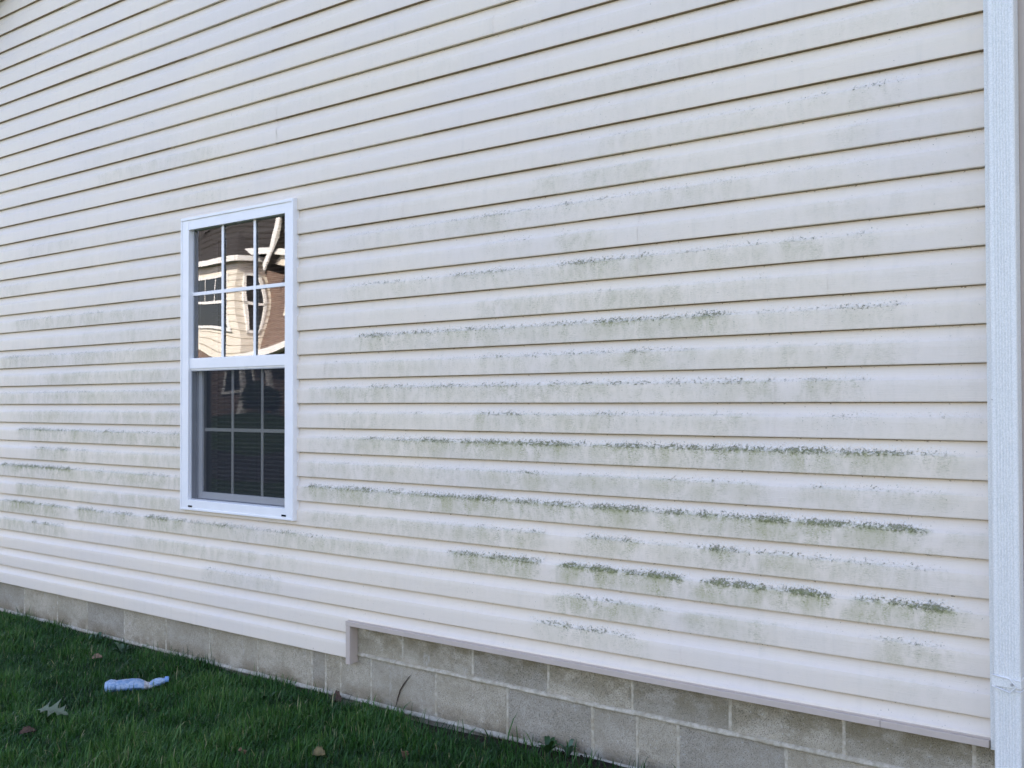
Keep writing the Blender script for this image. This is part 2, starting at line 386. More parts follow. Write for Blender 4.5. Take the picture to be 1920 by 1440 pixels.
for k in range(10, KTOP, -1):
    zb, zt = ZL-k*CW, ZL-(k-1)*CW
    zm = (zb+zt)/2
    # gable slope limits
    a, b = HX0, HX1
    if zm > EAVE_Z:
        a = HX0+(zm-EAVE_Z)/SLOPE; b = HX1-(zm-EAVE_Z)/SLOPE
    if b-a < .3: break
    pr = (k+100)//2
    off = (pr*1.37) % 3.6
    cuts = [a]
    x = a - off + 3.6
    if k in SEAM_FIX: x = W(SEAM_FIX[k], to_px((2, 0, zm))[1]).x; 
    while x-3.6 > a+.4: x -= 3.6
    while x < b-.3:
        if x > a+.4: cuts.append(x)
        x += 3.6
    cuts.append(b)
    spans = [(cuts[i]-(.012 if i else 0), cuts[i+1]) for i in range(len(cuts)-1)]
    # cut round the corner post and the window
    pieces = []
    for i, (p, q) in enumerate(spans):
        lf = .0012 if i % 2 else 0
        for (u, v) in ((p, min(q, POST_X0)), (max(p, POST_X1), q)):
            if v-u > .02: pieces.append((u, v, lf))
    for (p, q, lf) in pieces:
        segs = [(p, q, None, None)]
        ins = (WX0+.03, WX1-.03, WZ0+.03, WZ1-.03)
        if zt > ins[2] and zb < ins[3] and p < ins[1] and q > ins[0]:
            segs = []
            if p < ins[0]: segs.append((p, ins[0], None, None))
            if q > ins[1]: segs.append((max(p, ins[1]), q, None, None))
            if zb < ins[2]: segs.append((max(p, ins[0]), min(q, ins[1]), None, ins[2]))
            if zt > ins[3]: segs.append((max(p, ins[0]), min(q, ins[1]), ins[3], None))
        for (u, v, z0, z1) in segs:
            if k == 10:
                if u < STEP_X: siding_board(k, u, min(v, STEP_X), None, None, lf)
            elif k == 9:
                if u < STEP_X < v:
                    siding_board(k, u, STEP_X, None, None, lf); siding_board(k, STEP_X, v, ZL-8.55*CW, None, lf)
                elif u >= STEP_X: siding_board(k, u, v, ZL-8.55*CW, None, lf)
                else: siding_board(k, u, v, None, None, lf)
            else: siding_board(k, u, v, z0, z1, lf)

# sheathing behind the siding, with the window opening, and the rest of the house body
sh = MB()
zt0 = 2.9
oX0, oX1, oZ0, oZ1 = WX0+.035, WX1-.035, WZ0+.03, WZ1-.03
sh.box((HX0, .0195, .26), (oX0, .025, zt0)); sh.box((oX1, .0195, ZL-8.62*CW), (HX1, .025, zt0))
sh.box((oX0, .0195, .26), (oX1, .025, oZ0)); sh.box((oX0, .0195, oZ1), (oX1, .025, zt0))
sh.build('sheathing', M_SHEATH, house)
g = MB(); rz = EAVE_Z+(RIDGE_X-HX0)*SLOPE
g.V += [(HX0, .0195, zt0), (HX1, .0195, zt0), (HX1, .0195, EAVE_Z), (RIDGE_X, .0195, rz), (HX0, .0195, EAVE_Z),
        (HX0, .2, zt0), (HX1, .2, zt0), (HX1, .2, EAVE_Z), (RIDGE_X, .2, rz), (HX0, .2, EAVE_Z)]
g.F += [(0, 1, 2, 3, 4), (9, 8, 7, 6, 5), (0, 4, 9, 5), (1, 6, 7, 2)]
g.build('gable_wall', M_SHEATH, house)
HD = 10.0
bw = MB(); bw.box((HX0, .2, .1), (HX0+.2, HD, EAVE_Z)); bw.box((HX1-.2, .2, .1), (HX1, HD, EAVE_Z)); bw.box((HX0, HD-.2, .1), (HX1, HD, EAVE_Z))
bw.build('outer_wall', mat_simple('cream_wall', CREAM, .6, .3), house)
M_SHING = mat_simple('dark_shingles', (.055, .05, .047), .9, .2, .25, 26, .004)
ov = .16
rf = MB()
for s in (-1, 1):
    e = HX0-.3 if s < 0 else HX1+.3
    ez = EAVE_Z-.3*SLOPE
    n = len(rf.V); th = .14
    rf.V += [(e, -ov, ez), (RIDGE_X, -ov, rz), (RIDGE_X, HD+.3, rz), (e, HD+.3, ez), (e, -ov, ez+th), (RIDGE_X, -ov, rz+th), (RIDGE_X, HD+.3, rz+th), (e, HD+.3, ez+th)]
    rf.F += [tuple(n+i for i in q) for q in ((0,3,2,1),(4,5,6,7),(0,1,5,4),(1,2,6,5),(2,3,7,6),(3,0,4,7))]
rf.build('roof', M_SHING, house)
for s in (-1, 1):
    rk = MB(); e = HX0-.3 if s < 0 else HX1+.3; ez = EAVE_Z-.3*SLOPE
    V = [(e, -ov-.02, ez-.03), (RIDGE_X, -ov-.02, rz-.03), (RIDGE_X, -ov-.02, rz+.13), (e, -ov-.02, ez+.13)]
    V += [(x, -ov+.0, z) for x, y, z in V]
    rk.V = V; rk.F = [(0,1,2,3),(7,6,5,4),(0,4,5,1),(1,5,6,2),(2,6,7,3),(3,7,4,0)]
    rk.build('rake_board', M_WHITE, house)

# ---- trim under the siding, with the step
tz1, tz0 = ZL-8.51*CW, ZL-8.69*CW
def jtrim(x0, x1):
    m = MB(); m.bbox((x0, -.022, tz0), (x1, -.0035, tz1), .0015)
    m.box((x0, -.0035, tz1-.004), (x1, .012, tz1-.002)); m.box((x0, -.0035, tz0+.0005), (x1, .02, tz0+.0035))
    m.box((x0, -.0035, tz1-.002), (x1, .0, tz1+.003))
    return m.build('trim_channel', M_TRIM, house)
tb = W(1650, 1350, -.02).x
jtrim(STEP_X-.002, tb); jtrim(tb+.0012, POST_X0)
jtrim(POST_X1, HX1)
m = MB(); m.bbox((STEP_X, -.0222, ZL-10.18*CW), (STEP_X+.026, -.003, tz0-.0005), .0015); m.box((STEP_X+.021, -.003, ZL-10.15*CW), (STEP_X+.0245, .028, tz0-.0005))
m.build('trim_channel', M_TRIM, house)
# ---- corner post behind the downspout
MB().bbox((POST_X0+.001, -.012, ZL-8.75*CW), (POST_X0+.016, .02, 2.95), .003).build('corner_post', M_ALU, house)
cp = MB(); cp.bbox((POST_X1-.02, -.016, ZL-8.75*CW), (POST_X1+.012, .02, 2.95), .003)
cp.box((POST_X0+.016, -.004, ZL-8.75*CW), (POST_X1-.02, .02, 2.95))
cp.build('corner_post', M_TRIM, house)

# ------------------------------------------------------------ window
win = tag(empty('window', (0, 0, 0))); win.parent = house
FY = -.021
def frame_mesh():
    m = MB()
    s, tp, bt = .066, .066, .055
    m.bbox((WX0, FY, WZ0), (WX0+s, .03, WZ1), .003); m.bbox((WX1-s, FY, WZ0), (WX1, .03, WZ1), .003)
    m.bbox((WX0+s-.002, FY+.0015, WZ1-tp), (WX1-s+.002, .03, WZ1-.0006), .002)
    m.bbox((WX0+s-.002, FY+.0015, WZ0+.0006), (WX1-s+.002, .03, WZ0+bt), .002)
    # raised outer bead, sloping head
    m.bbox((WX0+.002, FY-.004, WZ1-.016), (WX1-.002, FY+.002, WZ1-.002), .0015)
    m.bbox((WX1-.012, FY-.004, WZ0+.001), (WX1-.001, FY+.002, WZ1-.016), .0015)
    m.bbox((WX0+.001, FY-.004, WZ0+.001), (WX0+.010, FY+.002, WZ1-.016), .0015)
    m.bbox((WX0+.010, FY-.003, WZ0+.002), (WX1-.012, FY+.002, WZ0+.012), .0015)
    return m
frame_mesh().build('frame', M_WHITE, win, False)
IX0, IX1 = WX0+.066, WX1-.066
RZ0, RZ1 = 1.537, 1.600
jb = MB()
for d in (0, .022, .044):
    jb.box((IX0-.003, .004+d, WZ0+.052), (IX0+.004+.003*(d/.022), .024+d, RZ0 if d < .04 else WZ1-.06)); jb.box((IX1-.004-.003*(d/.022), .004+d, WZ0+.052), (IX1+.003, .024+d, RZ0 if d < .04 else WZ1-.06))
jb.box((IX0-.003, .004, WZ0+.052), (IX1+.003, .09, WZ0+.060)); jb.box((IX0-.02, .066, WZ0), (IX0, .16, WZ1)); jb.box((IX1, .066, WZ0), (IX1+.02, .16, WZ1)); jb.box((IX0, .066, WZ1-.066), (IX1, .16, WZ1)); jb.box((IX0, .09, WZ0), (IX1, .16, WZ0+.055))
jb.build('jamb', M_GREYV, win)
mr = MB(); mr.bbox((IX0-.001, -.012, RZ0+.008), (IX1+.001, .03, RZ1), .003); mr.bbox((IX0-.001, -.006, RZ0), (IX1+.001, .03, RZ0+.011), .002); mr.build('meeting_rail', M_WHITE, win)
# upper sash stiles (thin) and lower sash, set back
us = MB(); UY = .010
uz0, uz1 = RZ1, WZ1-.066
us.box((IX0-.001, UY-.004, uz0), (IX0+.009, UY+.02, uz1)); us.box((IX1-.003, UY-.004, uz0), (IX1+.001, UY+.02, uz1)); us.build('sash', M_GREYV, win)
LY = .050; lz0, lz1 = WZ0+.060, RZ0+.02
ls = MB(); lw = .030
ls.bbox((IX0+.006, LY-.012, lz0), (IX0+.006+lw, LY+.018, lz1), .002); ls.bbox((IX1-.006-lw, LY-.012, lz0), (IX1-.006, LY+.018, lz1), .002); ls.bbox((IX0+.006+lw, LY-.011, lz0), (IX1-.006-lw, LY+.018, lz0+.034), .002)
ls.build('sash', M_WHITE, win)
def pane(x0, x1, z0, z1, Y, bow, seed, mat, wob=.0003):
    n, mm = 40, 56; V = []
    for j in range(mm+1):
        for i in range(n+1):
            u, v = i/n, j/mm
            d = bow*16*u*(1-u)*v*(1-v)*(1+.25*math.sin(2.2*v+seed))
            d += wob*noise.noise(Vector((u*2.2+seed, v*2.6, seed)))*min(1, 8*u*(1-u))*min(1, 8*v*(1-v))
            V.append((x0+(x1-x0)*u, Y+d, z0+(z1-z0)*v))
    Fc = [(j*(n+1)+i, j*(n+1)+i+1, (j+1)*(n+1)+i+1, (j+1)*(n+1)+i) for j in range(mm) for i in range(n)]
    return link('glass', pyd('glass', V, Fc, True), mat, win)
pane(IX0-.002, IX1+.002, uz0-.002, uz1+.002, UY, .0021, 3.1, M_GLASS)
pane(IX0+.006+lw-.002, IX1-.006-lw+.002, lz0+.03, lz1, LY, .0012, 7.7, M_GLASS_LOW)
def muntins(x0, x1, z0, z1, Y, mat, fr=(1/3, 2/3)):
    for f in fr:
        x = x0+(x1-x0)*f; MB().bbox((x-.009, Y, z0), (x+.009, Y+.005, z1), .0012).build('muntin', mat, win)
    zc = (z0+z1)/2; MB().bbox((x0, Y+.0005, zc-.009), (x1, Y+.0055, zc+.009), .0012).build('muntin', mat, win)
muntins(IX0, IX1, uz0, uz1, UY-.0075, M_WHITE)
muntins(IX0+.03, IX1-.03, lz0+.03, lz1, LY+.0075, M_WHITE)
sc_ = MB(); sc_.V = [(IX0, .0, WZ0+.056), (IX1, .0, WZ0+.056), (IX1, .0, RZ0), (IX0, .0, RZ0)]; sc_.F = [(0, 1, 2, 3)]
sc_.build('insect_screen', M_SCREEN, win)
sf = MB(); sf.box((IX0-.001, -.004, WZ0+.054), (IX0+.006, .004, RZ0)); sf.box((IX1-.002, -.004, WZ0+.054), (IX1+.001, .004, RZ0)); sf.box((IX0, -.0038, WZ0+.0545), (IX1, .0038, WZ0+.060)); sf.box((IX0, -.0038, RZ0-.004), (IX1, .0038, RZ0+.001))
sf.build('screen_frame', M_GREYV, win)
for x in (WX0+.072, WX1-.085):
    MB().box((x, FY-.0035, WZ0+.018), (x+.030, FY+.001, WZ0+.026)).build('weep_slot', M_DARK, win)

# room behind the window
rm = MB(); a0, a1, b0, b1 = -1.6, 2.9, .2, 4.0
rm.box((a0, b0, .3), (a1, b1, .32)); rm.box((a0, b0, 2.75), (a1, b1, 2.77)); rm.box((a0-.02, b0, .3), (a0, b1, 2.77)); rm.box((a1, b0, .3), (a1+.02, b1, 2.77)); rm.box((a0, b1, .3), (a1, b1+.02, 2.77))
rm.box((a0, .16, .3), (IX0-.01, .2, 2.77)); rm.box((IX1+.01, .16, .3), (a1, .2, 2.77)); rm.box((IX0-.01, .16, .3), (IX1+.01, .2, WZ0+.05)); rm.box((IX0-.01, .16, WZ1-.06), (IX1+.01, .2, 2.77))
rm.build('room', M_ROOM, house)
# blinds
blind = tag(empty('window_blind', (.47, .13, 2.26)), 'horizontal slatted blind hanging behind the window panes', 'blind')
bl = MB().bbox((-.39, -.02, -.03), (.39, .02, .0), .002); link('headrail', bl.mesh('headrail'), M_BLIND, blind)
sm = MB(); 
NS = 8
for i in range(NS):
    pass
V = []; Fc = []
tilt = R(18)
for j in range(5):
    u = (j/4-.5)*.024; arch = .0022*(1-(2*(j/4)-1)**2)
    y = u*math.cos(tilt); z = u*math.sin(tilt)+arch
    V += [(-.385, y, z), (.385, y, z)]
Fc = [(2*j, 2*j+1, 2*j+3, 2*j+2) for j in range(4)]
slat_me = pyd('slat', V, Fc, True); slat_me.materials.append(M_BLIND)
z = -.045
while z > -1.38:
    o = bpy.data.objects.new('slat', slat_me); COL.objects.link(o); o.parent = blind; o.location = (0, 0, z+rnd.uniform(-.0012, .0012)); o.rotation_euler.y = rnd.uniform(-.002, .002); z -= .0215
for x in (-.27, 0, .27): 
    o = MB().tube([(x, -.013, -.03), (x, -.013, -1.39)], .0009, 5).build('ladder_cord', M_BLIND, blind)
MB().bbox((-.388, -.013, -1.40), (.388, .013, -1.385), .002).build('bottom_rail', M_BLIND, blind)

# ------------------------------------------------------------ block foundation
BY = .030
J1, J2 = .2405, .037
def block_mesh(w_, h_, seed):
    r_ = random.Random(seed)
    bm = bmesh.new(); bmesh.ops.create_cube(bm, size=1)
    for v in bm.verts: v.co = Vector((v.co.x*w_, v.co.y*.19+.095, v.co.z*h_))
    ed = [e for e in bm.edges if all(v.co.y < .05 for v in e.verts)]
    bmesh.ops.bevel(bm, geom=ed, offset=.0028, segments=2, affect='EDGES', profile=.5)
    for v in bm.verts:
        if v.co.y < .02: v.co.x += r_.uniform(-.0012, .0012); v.co.z += r_.uniform(-.0012, .0012); v.co.y += r_.uniform(-.0006, .0006)
    m = MB(); m.add(bm); me = m.mesh('block'); me.materials.append(M_BLOCK); return me
cache = {}
def block(x0, x1, z0, z1, proud=0):
    w_, h_ = round(x1-x0-.010, 3), round(z1-z0-.010, 3)
    key = (w_, h_, rnd.randrange(3))
    if key not in cache: cache[key] = block_mesh(w_, h_, hash(key) % 1000)
    o = bpy.data.objects.new('block', cache[key]); COL.objects.link(o); o.parent = house
    o.location = ((x0+x1)/2, BY+proud+rnd.uniform(-.0012, .0012), (z0+z1)/2+rnd.uniform(-.0008, .0008)); o.rotation_euler.z = rnd.uniform(-.003, .003); o.rotation_euler.y = rnd.uniform(-.002, .002)
low = [-3.75, -3.352, -2.952, -2.552, -2.152, -1.752, -1.344, -1.0, -.602, -.194, .199, .595, 1.0, 1.097, 1.199, 1.399, 1.792, 2.182, 2.595, 2.791, 2.96, 3.368, 3.768, 4.17]
upj = [1.196, 1.596, 1.998, 2.388, 2.771, 3.166, 3.564, 3.96, 4.36]
x = 4.17
while x < HX1-.4: x += .4; low.append(x)
x = 4.36
while x < HX1-.4: x += .4; upj.append(x)
x = 1.196; pre = []
while x > HX0+.2: pre.append(x); x -= .4
pre.append(HX0); pre = sorted(set(pre)); upj = pre[:-1]+upj
for a, b in zip(low[:-1], low[1:]): block(a, b, J2, J1)
for a, b in zip(upj[:-1], upj[1:]): block(a, b, J1, J1+.2035)
bj = [v-.2 for v in low if True]; bj = [v for v in np.arange(HX0, HX1, .4)]
for a, b in zip(bj[:-1], bj[1:]): block(a+.05, b+.05, J2-.2035, J2)
# mortar bed: slab with slightly recessed wavy face and raised squeezed beads
mo = MB(); mo.box((HX0, BY+.0025, -.3), (HX1, BY+.17, J1+.205)); mo.build('mortar', M_MORT, house)
def bead(zc, x0, x1, out_, half, seed, slump=.004):
    n = int((x1-x0)/.02); V = []
    prof = [(-1.0, .0045), (-.75, -.2), (-.35, -.8), (.05, -1.0), (.5, -.75), (.85, -.15), (1.0, .0045)]
    for i in range(n+1):
        x = x0+(x1-x0)*i/n
        a = 1+.45*noise.noise(Vector((x*7, seed, 0)))+.3*noise.noise(Vector((x*31, seed, 5)))
        dz = .0022*noise.noise(Vector((x*4, seed, 9))); hh = half*(1+.35*noise.noise(Vector((x*11, seed, 3))))
        for t, o_ in prof:
            y = BY+(o_ if o_ > 0 else o_*out_*a)
            V.append((x, y, zc+t*hh+dz-slump*(1-abs(t))))
    m = len(prof); Fc = [(i*m+j, (i+1)*m+j, (i+1)*m+j+1, i*m+j+1) for i in range(n) for j in range(m-1)]
    link('mortar_joint', pyd('mortar_joint', V, Fc, True), M_MORT, house)
bead(J1-.002, HX0, 4.2, .011, .0105, 1); bead(J2-.002, HX0, 4.2, .012, .011, 2)
bead(J1, 4.2, HX1, .006, .009, 3); bead(J2, 4.2, HX1, .006, .009, 4)
def vbead(x, z0, z1, half, out_, seed):
    n = 12; V = []
    prof = [(-1, .003), (-.6, -.5), (0, -1), (.6, -.5), (1, .003)]
    for i in range(n+1):
        z = z0+(z1-z0)*i/n
        a = 1+.5*noise.noise(Vector((z*22, seed*3.3, 1))); hh = half*(1+.4*noise.noise(Vector((z*17, seed*1.7, 4)))); dx = .002*noise.noise(Vector((z*9, seed, 0)))
        for t, o_ in prof: V.append((x+t*hh+dx, BY+(o_ if o_ > 0 else o_*out_*a), z))
    m = len(prof); Fc = [(i*m+j+1, (i+1)*m+j+1, (i+1)*m+j, i*m+j) for i in range(n) for j in range(m-1)]
    link('mortar_joint', pyd('mortar_joint', V, Fc, True), M_MORT, house)
for i, x in enumerate(low[1:-1]):
    if -2.6 < x < 4.2: vbead(x, J2+.008, J1-.008, .008 if x not in (1.097, 2.595) else .010, .0025, i+1)
for i, x in enumerate(upj[1:-1]):
    if 1.2 < x < 4.1: vbead(x, J1+.008, J1+.19, .008, .0018, i+40)
# patch of smeared parging on two blocks, dark stem on the wall
def patch(cx, cz, rx, rz_, seed, nm='mortar_smear'):
    V = [(cx, BY-.0032, cz)]; n = 22
    for rr, dep in ((.45, -.0030), (.8, -.0026), (1.0, .001)):
        for i in range(n):
            a = 2*math.pi*i/n; q = rr*(1+.25*noise.noise(Vector((math.cos(a)*1.3+seed, math.sin(a)*1.3, seed))))
            V.append((cx+rx*q*math.copysign(abs(math.cos(a))**.7, math.cos(a)), BY+dep, cz+rz_*q*math.copysign(abs(math.sin(a))**.7, math.sin(a))))
    Fc = [(0, 1+(i+1) % n, 1+i) for i in range(n)]
    for r_ in range(2):
        for i in range(n): a, b = 1+r_*n+i, 1+r_*n+(i+1) % n; Fc.append((a, b, b+n, a+n))
    link(nm, pyd(nm, V, Fc, True), M_MORT, house)

M_STEM = mat_simple('dry_stem', (.07, .05, .035), .9, .1)
pts = [W(px, py, BY-.004) for px, py in ((742, 1326), (745, 1312), (750, 1295), (757, 1283), (765, 1272), (770, 1266))]
o = MB().tube(pts, [.001, .0022, .003, .0028, .002, .0006], 6).build('vine_stem', M_STEM)
tag(o, 'thin dark dead stem arching up the foundation blocks below the siding step', 'dead stem')

# ------------------------------------------------------------ downspout
DX0, DX1 = W(1857.5, 800, -.072).x, W(1908, 800, -.072).x
def spout_section():
    P = []; n = 44; wd = DX1-DX0; y0 = -.072; r = .006
    for i in range(n+1):
        u = i/n; x = DX0+r+(wd-2*r)*u
        rib = 0
        if .10 < u < .90: rib = .0021*(.5-.5*math.cos(2*math.pi*(u-.10)/.8*6))**2
        P.append((x, y0+rib))
    P += [(DX1-.0025, y0+.0015), (DX1, y0+.006)]
    for i in range(7): P.append((DX1-(.0012*(i % 2)), y0+.010+i*.006))
    P += [(DX1-.002, -.020), (DX1-.006, -.0175), (DX0+.006, -.0175), (DX0+.002, -.020), (DX0, -.026), (DX0, y0+.006), (DX0+.0025, y0+.0015)]
    return P
S = spout_section(); nS = len(S)
spout = tag(empty('downspout', ((DX0+DX1)/2, -.045, 0)), 'white ribbed aluminium downspout with a pointed strap at the corner', 'downspout')
LOC = Vector(spout.location)
V = []; zs = [3.0]+[2.9-i*.1 for i in range(26)]+[.30]
for i, z in enumerate(zs):
    for x, y in S: V.append((x-LOC.x+.0006*noise.noise(Vector((z*1.5, 0, 3))), y-LOC.y, z))
# kick-out elbow at the foot
for k_, (dy, dz) in enumerate(((-.012, .23), (-.05, .17), (-.11, .12), (-.20, .09))):
    for x, y in S:
        sh_ = (y+.045)
        ang = R([20, 40, 58, 66][k_])
        V.append((x-LOC.x, y-LOC.y-sh_+sh_*math.cos(ang)+dy, dz-sh_*math.sin(ang)*-1*-1))
rows = len(zs)+4
Fc = [(i*nS+j, (i+1)*nS+j, (i+1)*nS+(j+1) % nS, i*nS+(j+1) % nS) for i in range(rows-1) for j in range(nS)]
me = pyd('pipe', V, Fc, True); me.set_sharp_from_angle(angle=R(50)); link('pipe', me, M_ALU, spout)
# strap with rolled edges and pointed end lapped over
z_t, z_b = W(1857, 1263, -.074).z, W(1857, 1284, -.074).z
st = MB(); L_ = LOC
def P3(x, y, z): return (x-L_.x, y-L_.y, z)
a, b = P3(DX0-.0022, -.0765, z_b), P3(DX1+.0022, -.0742, z_t); st.bbox(a, b, .0008)
a, b = P3(DX1+.0004, -.0745, z_b-.002), P3(DX1+.0026, -.012, z_t-.002); st.bbox(a, b, .0008)
a, b = P3(DX0-.0026, -.0745, z_b), P3(DX0-.0004, -.012, z_t); st.bbox(a, b, .0008)
st.build('strap', M_ALU, spout)
zc = (z_t+z_b)/2-.006; xm = DX0+(DX1-DX0)*.64; xt = DX0+(DX1-DX0)*.88
e1 = MB(); yy = -.0785
e1.tube([P3(DX0-.002, yy, z_t), P3(xm, yy, z_t-.006), P3(xt, yy, zc-.004), P3(xm, yy-.001, z_b-.012), P3(DX0-.002, yy, z_b)], .0019, 7)
e1.tube([P3(xm+.006, -.077, z_t-.007), P3(DX1+.001, -.077, z_t-.009), P3(DX1+.0035, -.05, z_t-.007), P3(DX1+.0035, -.015, z_t)], .0016, 7)
e1.tube([P3(xt-.003, -.077, z_b-.006), P3(DX1+.001, -.077, z_b-.008), P3(DX1+.0035, -.05, z_b-.006), P3(DX1+.0035, -.015, z_b)], .0016, 7)
e1.build('strap_edge', M_WHITE, spout, True)
sc = MB(); c_ = Vector(P3(xt-.012, -.0775, zc)); sc.tube([c_+Vector((0, .001, 0)), c_+Vector((0, -.0025, 0))], .004, 12); sc.build('screw', mat_simple('zinc', (.5, .5, .52), .35, .5, .02, Metallic=.8), spout)

# ------------------------------------------------------------ ground
def gz(x, y):
    d = max(0, -y)
    base = -.012+.052*min(1, max(0, (x-1.3)/1.3))*math.exp(-d*2.0)
    h = .010*noise.noise(Vector((x*2.3, y*2.3, 0)))+.005*noise.noise(Vector((x*7, y*7, 2)))
    if d > 6: base -= 0
    q = min(1, max(0, (d-17)/5)); base += .85*q*q*(3-2*q)
    return base-.006*min(d, 4)+h*min(1, 8/(d+1))
def mat_soil():
    t = NT('soil_and_thatch')
    n1 = t.noise(t.pos(30, 30, 30), 1, 5, .7)
    c = t.mix(t.smooth(n1, .35, .65), (.018, .015, .011), (.045, .035, .024))
    n2 = t.noise(t.pos(.8, .8, .8), 1, 4, .6)
    far = t.math('SUBTRACT', 1, t.smooth(t.n('SeparateXYZ', {0: t.n('NewGeometry').outputs['Position']}).outputs[1], -4.4, -3.6))
    gcol = t.mix(n1, (.022, .050, .014), (.05, .085, .028))
    c = t.mix(far, c, gcol)
    return t.done(t.bsdf(c, .95, .1, n1, 1, .01))
xs = sorted(set([round(v, 3) for v in np.concatenate([np.linspace(-400, -12, 14), np.linspace(-12, -3, 20), np.linspace(-3, 5, 110), np.linspace(5, 12, 16), np.linspace(12, 400, 14)])]))
ys = sorted(set([round(v, 3) for v in np.concatenate([np.linspace(-400, -24, 14), np.linspace(-24, -4, 24), np.linspace(-4, .1, 70), np.linspace(.1, 400, 12)])]))
V = [(x, y, gz(x, min(y, 0))) for y in ys for x in xs]; nx = len(xs)
Fc = [(j*nx+i, j*nx+i+1, (j+1)*nx+i+1, (j+1)*nx+i) for j in range(len(ys)-1) for i in range(nx-1)]
tag(link('ground', pyd('ground', V, Fc, True), mat_soil()), kind='structure')
# parking strip between the houses
M_ASPH = mat_simple('asphalt', (.05, .05, .052), .9, .2, .15, 40, .002)
pk = MB(); pk.box((-60, -15.5, -.12), (30, -9.5, .03)); tag(pk.build('driveway', M_ASPH), kind='structure')

# ---- grass
def mat_grass():
    t = NT('grass_blades')
    v = t.n('Attribute', attribute_name='tone').outputs['Fac']
    c = t.ramp(v, [(0, (.008, .030, .006)), (.45, (.024, .092, .011)), (.8, (.062, .150, .022)), (.93, (.12, .19, .05)), (1, (.34, .29, .15))])
    d = t.bsdf(c, .45, .35)
    tl = t.n('BsdfTranslucent', {'Color': c}); mx = t.n('MixShader'); mx.inputs[0].default_value = .25
    t.set(mx.inputs[1], d.outputs[0]); t.set(mx.inputs[2], tl.outputs[0]); return t.done(mx)
M_GRASS = mat_grass()
def grass(name, N, xr, yr, keep, lmin, lmax, wmul, seed, label):
    rg = np.random.default_rng(seed)
    X = rg.uniform(*xr, N); Y = rg.uniform(*yr, N)
    k_ = keep(X, Y, rg); X, Y = X[k_], Y[k_]; N = len(X)
    Z = np.array([gz(a, b) for a, b in zip(X, Y)])
    tuft = np.array([noise.noise(Vector((a*5, b*5, 1.3))) for a, b in zip(X, Y)])
    big = np.array([noise.noise(Vector((a*1.6, b*1.6, 7.3))) for a, b in zip(X, Y)])
    Ln = rg.uniform(lmin, lmax, N)*(1+.55*tuft+.25*big)
    tall = rg.random(N) < .03; Ln[tall] *= rg.uniform(1.2, 1.7, tall.sum())
    Wd = rg.uniform(.0011, .0032, N)*wmul
    az = rg.uniform(0, 2*np.pi, N); lean = rg.uniform(.05, 1.5, N)
    az = np.where(rg.random(N) < .25, 2.2+rg.normal(0, .7, N)+tuft*2, az)
    dx, dy = np.cos(az), np.sin(az); ax_ = rg.uniform(0, np.pi, N)*.35+az+np.pi/2; px, py = np.cos(ax_), np.sin(ax_)
    V = np.zeros((N, 7, 3)); hs = [0, .38, .74, 1]; bend = [0, .20, .56, 1.0]
    for s_, (h, bn) in enumerate(zip(hs, bend)):
        cx_ = X+dx*Ln*lean*bn*.62; cy_ = Y+dy*Ln*lean*bn*.62; cz_ = Z-.004+Ln*h*np.sqrt(np.clip(1-(lean*.62*bn)**2, .12, 1))
        if s_ < 3:
            ww = Wd*[1, .95, .62][s_]
            V[:, 2*s_] = np.stack([cx_-px*ww, cy_-py*ww, cz_], 1); V[:, 2*s_+1] = np.stack([cx_+px*ww, cy_+py*ww, cz_], 1)
        else: V[:, 6] = np.stack([cx_, cy_, cz_], 1)
    V[:, :, 1] = np.minimum(V[:, :, 1], BY-.004)
    base = (np.arange(N)*7)[:, None]
    li = np.concatenate([base+np.array([[0, 1, 3, 2]]), base+np.array([[2, 3, 5, 4]]), base+np.array([[4, 5, 6]])], 1).ravel()
    me = bpy.data.meshes.new(name); me.vertices.add(N*7); me.vertices.foreach_set('co', V.ravel())
    me.loops.add(len(li)); me.loops.foreach_set('vertex_index', li.astype(np.int32))
    me.polygons.add(N*3); st_ = (np.arange(N)*11)[:, None]+np.array([[0, 4, 8]]); me.polygons.foreach_set('loop_start', st_.ravel().astype(np.int32))
    me.update(calc_edges=True); me.validate()
    tone = np.clip(.42+.35*tuft+.35*big+rg.normal(0, .20, N), 0, .9); st2 = rg.random(N); tone[st2 < .02] = .98; tone[(st2 > .02) & (st2 < .05)] = .9
    at = me.attributes.new('tone', 'FLOAT', 'POINT'); at.data.foreach_set('value', np.repeat(tone, 7))
    me.polygons.foreach_set('use_smooth', np.ones(N*3, bool))
    tag(link(name, me, M_GRASS), label, 'grass', kind='stuff')
def in_view(X, Y, mar):
    P = np.stack([X-CX, Y-CY, np.full_like(X, -CZ)], 1)
    z = P@np.array(FW); u = 960+F*(P@np.array(RT))/z; v = 720-F*(P@np.array(UP))/z
    return (z > .5) & (u > -mar) & (u < 1920+mar) & (v < 1440+mar)
def wallgap(X, Y, rg):
    lim = np.where(X > 1.25, -.03-.10*np.clip((X-1.25)/.9, 0, 1), .03)+.03*np.sin(X*9)
    return (Y < lim) | ((rg.random(len(X)) < .10) & (Y < .0))
grass('grass', 330000, (-3.2, 3.3), (-2.4, .02), lambda X, Y, rg: in_view(X, Y, 90) & wallgap(X, Y, rg), .045, .085, 1.0, 1, 'dense dark green lawn grass in the shade below the foundation')
grass('grass', 90000, (-6, 8), (-4.2, .0), lambda X, Y, rg: ~in_view(X, Y, 90) & wallgap(X, Y, rg), .045, .085, 1.8, 2, 'green lawn grass continuing beside the house wall')

